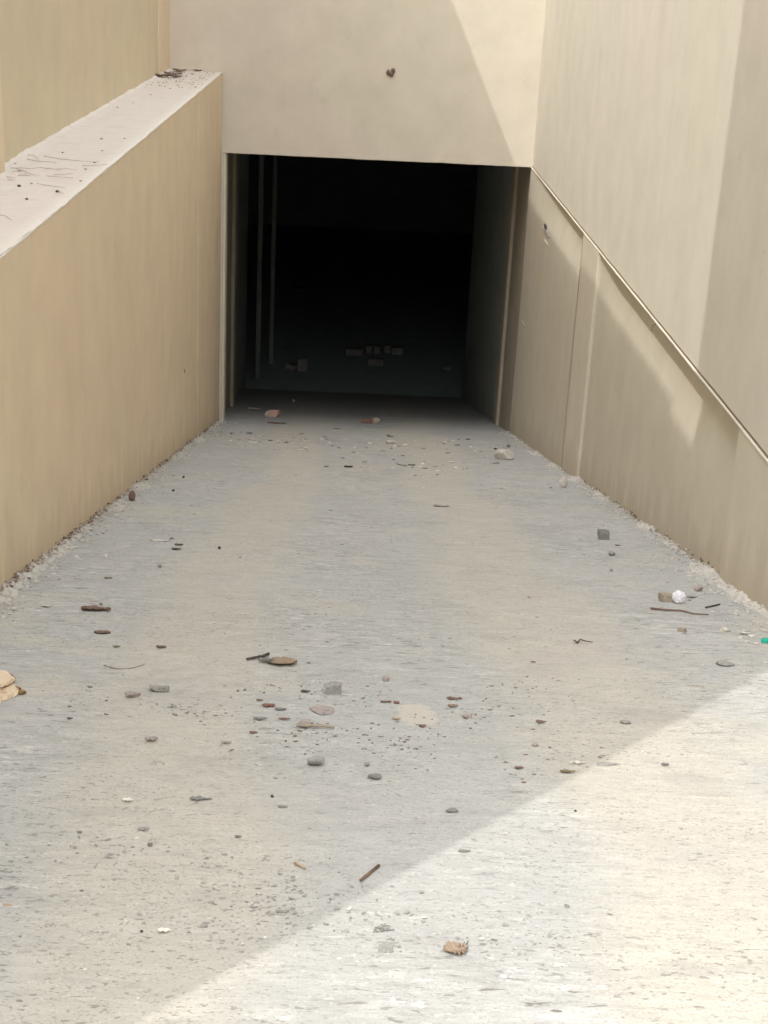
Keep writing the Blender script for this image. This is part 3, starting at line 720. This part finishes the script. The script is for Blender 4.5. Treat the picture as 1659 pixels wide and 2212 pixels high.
S('stone', (1555, 1352, 1580, 1366), M['pale_stone'], 'pale mortar chunk in the rubble above the disc stone', 'stone', 76)
chip((1600, 1362, 1625, 1372), M['pale_stone'], 'whitish plaster flake in the rubble beside the green scrap', 77)
# left side
T2 = empty('torn_board', (0, 0, 0)); tag(T2, 'torn cream board with a brown crumbly edge at the left frame edge', 'board')
p, wd, hp, t = span(-30, 1448, 44, 1518); T2.location = (p.x, p.y+0.05, rz(p.y+0.05))
def slab(name, pts, z0, z1, mat, seed, tiltx=0.0):
    """irregular plate through picture points, given a thickness"""
    rng = random.Random(seed); fine = []
    for i in range(len(pts)):
        a_, b_ = pts[i], pts[(i+1) % len(pts)]; fine.append(a_)
        for k in (0.25, 0.5, 0.75): fine.append((a_[0]+(b_[0]-a_[0])*k+rng.uniform(-3, 3), a_[1]+(b_[1]-a_[1])*k+rng.uniform(-2, 2)))
    base = [on_ramp(*q)[0] for q in fine]; n = len(base)
    c = sum(base, Vector())/n; lo = []; hi = []
    for q in base:
        d = q-c
        lo.append(q+Vector((0, 0, z0+rng.uniform(0, 0.004)))); hi.append(c+d*rng.uniform(0.86, 0.97)+Vector((0, 0, z1+tiltx*d.x+rng.uniform(-0.006, 0.006))))
    v = lo+hi; f = [tuple(reversed(range(n))), tuple(range(n, 2*n))]+[(i, (i+1) % n, n+(i+1) % n, n+i) for i in range(n)]
    o = link_mesh(name, v, f, mat, T2)
    return o
slab('board', [(-45, 1496), (-5, 1520), (18, 1512), (42, 1500), (34, 1486), (8, 1476), (-45, 1470)], 0.0, 0.022, M['cream_board'], 1, -0.12)
slab('board', [(-48, 1484), (5, 1500), (28, 1490), (32, 1480), (12, 1470), (-40, 1462)], 0.026, 0.042, M['cream_board'], 2, -0.15)
for i, bx in enumerate(((-14, 1450, 30, 1478), (22, 1480, 44, 1494), (36, 1488, 56, 1502))):
    q = S('crumbly_edge', bx, M['brown_foam'], None, None, 80+i, cuts=3, depth=0.7); q.parent = T2; q.matrix_parent_inverse = Matrix.Translation(T2.location).inverted()
leaf('bark_strip', (171, 1309, 236, 1323), M['bark'], 'largest reddish brown bark strip near the left wall, tapering to the right', 'bark', 90, taper=0.75, curl=0.35, lift=0.02)
leaf('bark_strip', (201, 1363, 236, 1373), M['bark'], 'shorter brown bark strip directly below the largest one', 'bark', 91, taper=0.3, curl=0.5, lift=0.02)
chip((336, 1391, 358, 1403), M['olive_leaf'], 'curled olive brown leaf bit right of the shorter bark strip', 92, curl=0.7)
chip((242, 1393, 259, 1400), M['olive_leaf'], 'small olive chip below the shorter bark strip', 93)
S('stone', (320, 1477, 364, 1494), M['grey_stone'], 'long flat olive grey stone left of centre', 'stone', 94, boxy=0.9, depth=0.6, flat=0.24)
leaf('leaf', (268, 1494, 302, 1508), M['mauve_stone'], 'shrivelled purplish leaf left of the long flat stone', 'leaf', 95, curl=0.6, jag=0.8)
chip((322, 1160, 364, 1172), M['pale_stone'], 'long white flake left of the two dark chips', 96, curl=0.05, taper=0.3)
chip((376, 1170, 395, 1180), M['black_bit'], 'upper of two black chips beside the long white flake', 97, curl=0.5)
chip((369, 1183, 391, 1188), M['black_bit'], 'lower of two black chips, a thin dark sliver', 98, curl=0.1)
peb((365, 1158, 376, 1166), M['mauve_stone'], 'small brown grey pebble above the upper black chip', 99)
peb((470, 1179, 477, 1186), M['black_bit'], 'black round pebble right of the two black chips', 100)
peb((339, 1215, 350, 1226), M['mauve_stone'], 'mauve pebble below the two black chips', 101)
peb((223, 1196, 232, 1205), M['white_bit'], 'whitish pebble near the left wall', 102)
chip((87, 1302, 110, 1312), M['dust'], 'pale yellow flake left of the largest bark strip', 103, curl=0.1)
peb((213, 1301, 222, 1308), M['dark_stone'], 'grey pebble just above the largest bark strip', 104)
chip((223, 1243, 241, 1251), M['olive_leaf'], 'dark olive chip between the whitish pebble and the largest bark strip', 105)
stick('rootlet', [(225, 1440), (240, 1445), (262, 1447), (285, 1446), (300, 1441), (311, 1438)], 0.003, 0.002, M['rootlet'], 'thin curved rootlet like a smile above the long flat stone')
S('soil_clod', (277, 1058, 292, 1082), M['bark'], 'dark soil clod at the foot of the left wall', 'clod', 106, cuts=2)
peb((370, 1056, 377, 1062), M['black_bit'], 'dark pebble beside the soil clod, lower of two', 107)
peb((393, 1027, 399, 1033), M['black_bit'], 'dark pebble up the ramp edge, upper of two near the soil clod', 108)
# centre
leaf('leaf', (574, 1421, 641, 1439), M['tan_leaf'], 'long dry tan leaf in the middle of the ramp', 'leaf', 110, taper=-0.1, curl=0.35, lift=0.03)
leaf('leaf', (556, 1417, 590, 1434), M['moss'], 'shrivelled grey green leaf overlapping the long tan leaf', 'leaf', 111, curl=0.8, jag=0.8)
stick('twig', [(533, 1427), (550, 1424), (566, 1421), (580, 1416)], 0.005, 0.007, M['black_bit'], 'dark twig stub at the left end of the long tan leaf')
S('stone', (699, 1471, 738, 1500), M['grey_stone'], 'blocky grey stone at the centre of the ramp', 'stone', 112, boxy=1, depth=0.75, cuts=4)
peb((826, 1456, 843, 1473), M['mauve_stone'], 'mauve grey pebble right of the blocky centre stone', 113)
chip((649, 1488, 670, 1498), M['black_bit'], 'black chip left of the blocky centre stone', 114)
leaf('bark_strip', (565, 1518, 594, 1530), M['redchip'], 'red brown bark chip left below the blocky centre stone', 'bark', 115, taper=0.1, curl=0.3)
chip((593, 1529, 618, 1537), M['dark_stone'], 'dark chip touching the red brown bark chip', 116)
chip((553, 1510, 568, 1516), M['olive_leaf'], 'dark sliver above the red brown bark chip', 117)
peb((849, 1512, 863, 1522), M['redchip'], 'reddish pebble with a short stick on its left', 118)
stick('twig', [(822, 1519), (845, 1519)], 0.004, 0.003, M['twig'], 'short brown stick pointing at the reddish pebble')
S('stone', (665, 1521, 724, 1547), M['mauve_stone'], 'low flat pinkish stone sunk in the ramp below the blocky centre stone', 'stone', 119, flat=0.05, cuts=2, depth=1.4)
S('stone', (645, 1549, 672, 1571), M['mauve_stone'], 'pinkish grey stone with a stick below it', 'stone', 120)
stick('twig', [(640, 1571), (665, 1572), (692, 1572), (722, 1576)], 0.006, 0.004, M['tan_stone'], 'beige stick below the pinkish grey stone')
chip((538, 1577, 556, 1587), M['bark'], 'slanted brown chip lower left of the pinkish grey stone', 121)
chip((476, 1598, 499, 1609), M['mauve_stone'], 'small mauve leaf crumb left of the slanted brown chip', 122, jag=0.8)
chip((546, 1550, 577, 1557), M['dark_stone'], 'dark grey chip left of the pinkish grey stone', 123)
chip((601, 1552, 627, 1557), M['redchip'], 'thin reddish sliver just left of the pinkish grey stone', 124)
leaf('leaf', (968, 1517, 990, 1530), M['tan_leaf'], 'small curled tan leaf in the dark crumb patch', 'leaf', 125, curl=0.6)
peb((998, 1540, 1020, 1552), M['mauve_stone'], 'dark mauve clod below the small curled tan leaf', 126)
chip((965, 1506, 1000, 1514), M['bark'], 'brown chip above the small curled tan leaf', 127, jag=0.8)
peb((905, 1562, 922, 1572), M['bark'], 'brown pebble on the cream dust patch', 128)
chip((847, 1550, 866, 1556), M['tan_wood'], 'tan chip between the reddish pebble and the dust patch', 129)
S('stone', (657, 1627, 701, 1656), M['grey_stone'], 'bluish grey low stone below the beige stick', 'stone', 130, flat=0.12)
peb((786, 1645, 799, 1655), M['grey_stone'], 'grey pebble right of the bluish grey low stone', 131)
S('stone', (794, 1668, 830, 1684), M['dark_stone'], 'dark grey crumbly stone below the lone grey pebble', 'stone', 132, flat=0.15)
peb((583, 1715, 592, 1725), M['black_bit'], 'black pebble alone in the lower left of centre', 133)
chip((600, 1741, 620, 1749), M['dark_stone'], 'dark flake right below the lone black pebble', 134)
# right of centre
chip((1158, 1556, 1181, 1564), M['bark'], 'dark brown sliver on the dusty right wheel path', 140)
chip((1147, 1425, 1158, 1433), M['redchip'], 'rust coloured chip above the black crumb patch', 141)
stick('rootlet', [(1240, 1386), (1247, 1391), (1253, 1384), (1266, 1388), (1280, 1390)], 0.004, 0.002, M['twig'], 'small hooked rootlet on the right side of the ramp')
S('stone', (1340, 1552, 1364, 1565), M['grey_stone'], 'low grey stone near the shadow edge', 'stone', 142, flat=0.15)
peb((1149, 1603, 1166, 1613), M['mauve_stone'], 'mauve pebble below the dark brown sliver', 143)
chip((1232, 1636, 1268, 1656), M['pale_stone'], 'pale plaster shard in the chip drift near the shadow edge', 144, jag=0.8)
S('stone', (1287, 1644, 1344, 1657), M['grey_stone'], 'long grey low stone meeting the shadow edge', 'stone', 145, flat=0.08)
leaf('leaf', (1429, 1643, 1446, 1657), M['dark_stone'], 'shrivelled dark leaf on the sunlit part at right', 'leaf', 146, curl=0.8, jag=0.8)
leaf('leaf', (1112, 1655, 1132, 1664), M['bark'], 'small brown leaf left of the chip drift', 'leaf', 147)
chip((1210, 1664, 1244, 1672), M['olive_leaf'], 'brown splinter below the pale plaster shard', 148)
S('stone', (963, 1742, 991, 1758), M['dark_stone'], 'grey knobbly stone in the lower shade near the shadow edge', 'stone', 149)
chip((991, 1835, 1017, 1846), M['dark_stone'], 'grey flake right on the shadow edge', 150)
peb((1240, 1748, 1247, 1754), M['black_bit'], 'tiny black pebble on the sunlit ramp just past the shadow edge', 151)
# foreground
stick('twig', [(778, 1906), (798, 1890), (818, 1874)], 0.0032, 0.0042, M['twig'], 'straight brown twig slanting up to the right in the foreground')
stick('wood_splinter', [(637, 1869), (648, 1874), (660, 1880)], 0.004, 0.003, M['tan_wood'], 'orange tan wood splinter left of the slanting twig', 'splinter')
chip((3, 1953, 24, 1961), M['tan_wood'], 'tan splinter at the left frame edge', 160, curl=0.1)
chip((338, 2001, 368, 2019), M['white_bit'], 'pale angular flake in the lower left foreground', 161, jag=0.8)
peb((432, 1994, 450, 2005), M['grey_stone'], 'grey pebble right of the pale angular flake', 162)
peb((317, 1817, 330, 1829), M['dark_stone'], 'dark pebble in the left foreground', 163)
S('stone', (295, 1781, 323, 1795), M['grey_stone'], 'low grey shard above the dark left foreground pebble', 'stone', 164, flat=0.12)
chip((506, 1804, 521, 1812), M['dark_stone'], 'dark flake in the middle of the left foreground', 165)
peb((302, 2007, 309, 2015), M['black_bit'], 'tiny black pebble left of the pale angular flake', 166)
chip((262, 1720, 287, 1734), M['white_bit'], 'whitish shard on the left wheel path', 167, jag=0.8)
chip((408, 1720, 456, 1734), M['dark_stone'], 'dark ragged scrap left of the lone black pebble', 168, jag=0.9)
chip((143, 1551, 156, 1556), M['black_bit'], 'black chip at far left below the torn board', 169)
leaf('leaf', (312, 1588, 339, 1604), M['mauve_stone'], 'mauve leaf clump on the left wheel path', 'leaf', 170, curl=0.7, jag=0.8)
peb((165, 1793, 177, 1800), M['dark_stone'], 'dark pebble at the far left of the foreground', 171)
peb((170, 1920, 181, 1927), M['dark_stone'], 'dark pebble low at the left, below the far left one', 172)
# serrated leaf = blade + stalk teeth
T = empty('leaf', (0, 0, 0)); q0, _ = on_ramp(985, 2056); T.location = q0; tag(T, 'brown spiky tipped leaf lying in the sunlit foreground', 'leaf')
a = leaf('blade', (957, 2036, 1013, 2064), M['tan_leaf'], None, None, 173, taper=-0.15, curl=0.4, jag=0.45, ang=0.30, lift=0.02)
b = stick('spikes', [(999, 2050), (1003, 2040)], 0.0018, 0.0008, M['bark'], None, lift=0.006)
c = stick('spikes', [(1006, 2049), (1011, 2038)], 0.0018, 0.0008, M['bark'], None, lift=0.006)
d = stick('spikes', [(992, 2052), (995, 2043)], 0.0018, 0.0008, M['bark'], None, lift=0.006)
for q in (a, b, c, d): q.parent = T; q.matrix_parent_inverse = Matrix.Translation(T.location).inverted()
def crust(box, mat, label, seed, n, g0, g1):
    rng = random.Random(seed); mb = MB(); c0, _ = on_ramp((box[0]+box[2])/2, (box[1]+box[3])/2)
    for k in range(n):
        px = rng.gauss((box[0]+box[2])/2, (box[2]-box[0])/4.2); py = rng.gauss((box[1]+box[3])/2, (box[3]-box[1])/4.2)
        q, t = on_ramp(px, py); s_ = rng.uniform(g0, g1)
        vs, fs = rock_geo(rng, s_*1.5, s_*1.3, s_*0.7, sub=1, cuts=2); mb.add([u_+q-c0+Vector((0, 0, s_*0.1)) for u_ in vs], fs)
    o = mb.build('lichen_crust', mat); o.location = c0; tag(o, label, 'crust')
crust((806, 2030, 861, 2060), M['moss'], 'grey lichen like crust left of the spiky leaf', 174, 90, 0.002, 0.006)
crust((811, 1997, 846, 2013), M['dark_stone'], 'small dark grey crust above the larger one', 175, 40, 0.002, 0.005)
crust((40, 1985, 130, 2010), M['moss'], 'long grey crust stain at the lower left edge of the ramp', 176, 120, 0.002, 0.005)
for bx, lb, sd_ in (((1035, 2023, 1047, 2031), 'white pebble right above the spiky leaf', 180), ((1080, 2103, 1095, 2114), 'white pebble right below the spiky leaf', 181),
                   ((841, 2155, 856, 2168), 'white pebble near the bottom edge left of centre', 182), ((727, 2066, 740, 2074), 'white pebble left of the grey lichen crust', 183),
                   ((911, 1977, 923, 1984), 'white pebble above the small dark grey crust', 184)):
    peb(bx, M['white_bit'], lb, sd_, cuts=2)
# mud dauber lump on the front wall
T = empty('mud_nest', (0, 0, 0)); pn, tn = on_plane(844, 157, 1, YF); T.location = pn; tag(T, 'dark brown heart shaped mud lump stuck on the front wall', 'mud nest')
for (px_, py_, w_, h_, sd_, nm) in ((839, 157, 10, 13, 1, 'lobe'), (849, 153, 9, 13, 2, 'lobe'), (846, 161, 10, 10, 3, 'lobe')):
    rng = random.Random(200+sd_); q, t = on_plane(px_, py_, 1, YF-0.015); k = t/FPX
    vs, fs = rock_geo(rng, w_*k, 0.05, h_*k*1.1, sub=3, cuts=2, rough=0.5)
    link_mesh(nm, [u_+q for u_ in vs], fs, M['bark'], T, smooth=True)
# stain-like dead insect on the left wall: tiny twig stub
q, _ = on_plane(397, 800, 0, XC); 
tag(MB().tube([(XC-0.005, q.y, q.z+0.02), (XC+0.01, q.y, q.z), (XC+0.004, q.y, q.z-0.03)], 0.005, 0.003).build('nail_stub', M['bark']), 'tiny dark nail stub on the left lower wall', 'nail')

# ------------------------------------------------------------------ litter on the left wall top
def on_cop(px, py): return on_plane(px, py, 2, ZC+0.006)[0]
def cop_stone(box, mat, label, seed, name='pebble', cat='pebble'):
    p, t = on_plane((box[0]+box[2])/2, box[3], 2, ZC); wd = (box[2]-box[0])*t/FPX; rng = random.Random(seed)
    vs, fs = rock_geo(rng, wd, wd*0.9, wd*0.6, sub=2)
    o = link_mesh(name, vs, fs, mat); o.location = p+Vector((0, wd*0.4, wd*0.25)); return tag(o, label, cat)
cop_stone((36, 398, 45, 404), M['black_bit'], 'dark clod on the left wall top, leftmost of three', 301, 'clod', 'clod')
cop_stone((119, 408, 128, 416), M['black_bit'], 'dark clod on the left wall top with a fine stalk, rightmost of three', 302, 'clod', 'clod')
cop_stone((53, 426, 61, 432), M['olive_leaf'], 'brown clod on the left wall top, lowest of three', 303, 'clod', 'clod')
cop_stone((132, 326, 137, 331), M['olive_leaf'], 'tiny olive clod high on the left wall top above the rootlets', 304, 'clod', 'clod')
Z4 = 1659/500*1.0
def z4(x, y): return (x*500/1659*0.5486, (550+y*300/995)*0.5486)
roots = [[(570, 220), (700, 245), (830, 265), (960, 275), (1100, 290), (1300, 300)], [(350, 260), (500, 290), (640, 295), (740, 305)], [(360, 205), (450, 220), (495, 250), (510, 295)],
         [(140, 378), (250, 375), (400, 385), (520, 370), (640, 385), (800, 402)], [(240, 395), (340, 430), (430, 465), (510, 477)], [(160, 432), (250, 418), (330, 420)],
         [(230, 472), (340, 472), (400, 478)], [(330, 425), (345, 470)], [(100, 530), (200, 535)], [(90, 490), (200, 512)], [(600, 482), (700, 487), (830, 497), (950, 510)],
         [(480, 575), (560, 598), (700, 615), (850, 635)], [(1070, 345), (1180, 348), (1330, 338), (1400, 330)], [(700, 465), (830, 462), (960, 445)], [(760, 680), (830, 715)],
         [(590, 380), (720, 392), (850, 385), (1000, 400)], [(0, 880), (60, 885), (110, 905)], [(200, 380), (260, 405)]]
mb = MB()
for i, r_ in enumerate(roots):
    P = [on_cop(*z4(*q)) for q in r_]
    if i == 16: P = [on_cop(0, 466), on_cop(12, 468), on_cop(25, 477)]
    mb.tube([q+Vector((0, 0, 0.004)) for q in P], 0.0026, 0.0014, 5)
tag(mb.build('rootlet_tangle', M['rootlet']), 'tangle of fine dry rootlets on the dusty left wall top', 'rootlets', kind='stuff')
rng = random.Random(77); mb = MB()
for k in range(120):
    x = rng.uniform(XI+0.05, XC-0.03); y = rng.uniform(15.6, 18.1) if rng.random() < 0.85 else rng.uniform(7, 15)
    s_ = rng.uniform(0.005, 0.015)
    vs, fs = rock_geo(rng, s_*1.6, s_*1.3, s_*0.5, sub=1, cuts=3); c = Vector((x, y, ZC+0.008)); mb.add([q+c for q in vs], fs)
tag(mb.build('leaf_crumbs', M['bark']), 'brown crumbs scattered at the far end of the left wall top', 'crumbs', kind='stuff')
def cop_leaf(box, mat, label, seed, ang=0):
    leaf('leaf', box, mat, label, 'leaf', seed, curl=0.5, jag=0.7, ang=ang, lift=0.15, flat_z=ZC, taper=0.3)
cop_leaf((332, 160, 366, 168), M['olive_leaf'], 'dark brown leaf at the left of the leaf heap on the wall top', 401, 0.25)
cop_leaf((352, 155, 392, 164), M['mauve_stone'], 'mauve brown leaf in the middle of the leaf heap on the wall top', 402, 0.1)
cop_leaf((370, 145, 402, 156), M['tan_leaf'], 'curled tan leaf topmost of the leaf heap in the wall corner', 403, -0.2)
cop_leaf((366, 162, 390, 169), M['bark'], 'brown leaf lowest of the leaf heap on the wall top', 404, -0.15)
cop_leaf((415, 150, 436, 156), M['olive_leaf'], 'single olive leaf between the leaf heap and the wall corner', 405, -0.3)

# ------------------------------------------------------------------ what stands in the dark
for i, (x0, y0, x1, y1, nm, lb) in enumerate((
        (745, 753, 782, 768, 'concrete_block', 'pale block lying flat in the dark, leftmost of the back row'),
        (789, 746, 802, 764, 'concrete_block', 'upright pale block second from left in the dark back row'),
        (807, 747, 820, 764, 'concrete_block', 'upright pale block third from left in the dark back row'),
        (831, 746, 844, 762, 'concrete_block', 'upright pale block fourth from left in the dark back row'),
        (846, 750, 870, 766, 'concrete_block', 'pale block lying flat in the dark, rightmost of the back row'),
        (796, 774, 829, 790, 'concrete_block', 'pale block in the dark in front of the back row'),
        (641, 773, 663, 802, 'concrete_block', 'square pale block in the dark near the left posts'))):
    p, t = on_plane((x0+x1)/2, y1, 2, ZB); k = t/FPX; wd = (x1-x0)*k; h = (y1-y0)*k*0.95
    rng = random.Random(500+i); c = Vector((p.x, p.y+0.1, ZB+h/2-0.004))
    o = MB().box(-wd/2, wd/2, -0.1, 0.1, -h/2, h/2).build(nm, M['block'], bevel=0.012); o.location = c; o.rotation_euler = (0, 0, rng.uniform(-0.2, 0.2)); tag(o, lb, 'block', 'blocks in the dark basement')
for (x0, y0, x1, y1, lb, sd_) in ((612, 784, 642, 802, 'rounded pale lump in the dark beside the square pale block', 520), (954, 790, 978, 803, 'low pale lump in the dark near the right wall of the passage', 521)):
    p, t = on_plane((x0+x1)/2, y1, 2, ZB); k = t/FPX; rng = random.Random(sd_)
    vs, fs = rock_geo(rng, (x1-x0)*k, 0.2, (y1-y0)*k, sub=3); o = link_mesh('rubble_lump', vs, fs, M['block']); o.location = (p.x, p.y+0.1, ZB+(y1-y0)*k/2-0.01); tag(o, lb, 'lump')
# small lamp glowing far back
p, t = on_plane(641, 734, 1, 36.0)
T = empty('lamp', (p.x, 36.0, ZB)); tag(T, 'tiny lit lamp on a dark stand deep in the basement', 'lamp')
MB().box(p.x-0.14, p.x+0.14, 36.02, 36.3, ZB, p.z+0.25).build('stand', M['black_bit'], T, bevel=0.02)
s = NT('lit_lamp'); s.b.inputs['Emission Color'].default_value = (1, 0.96, 0.85, 1); s.b.inputs['Emission Strength'].default_value = 3.0
vs, fs = ico(2); link_mesh('bulb', [q*0.022+Vector((p.x, 36.0, p.z)) for q in vs], fs, s.done((0.8, 0.8, 0.7)), T, smooth=True)
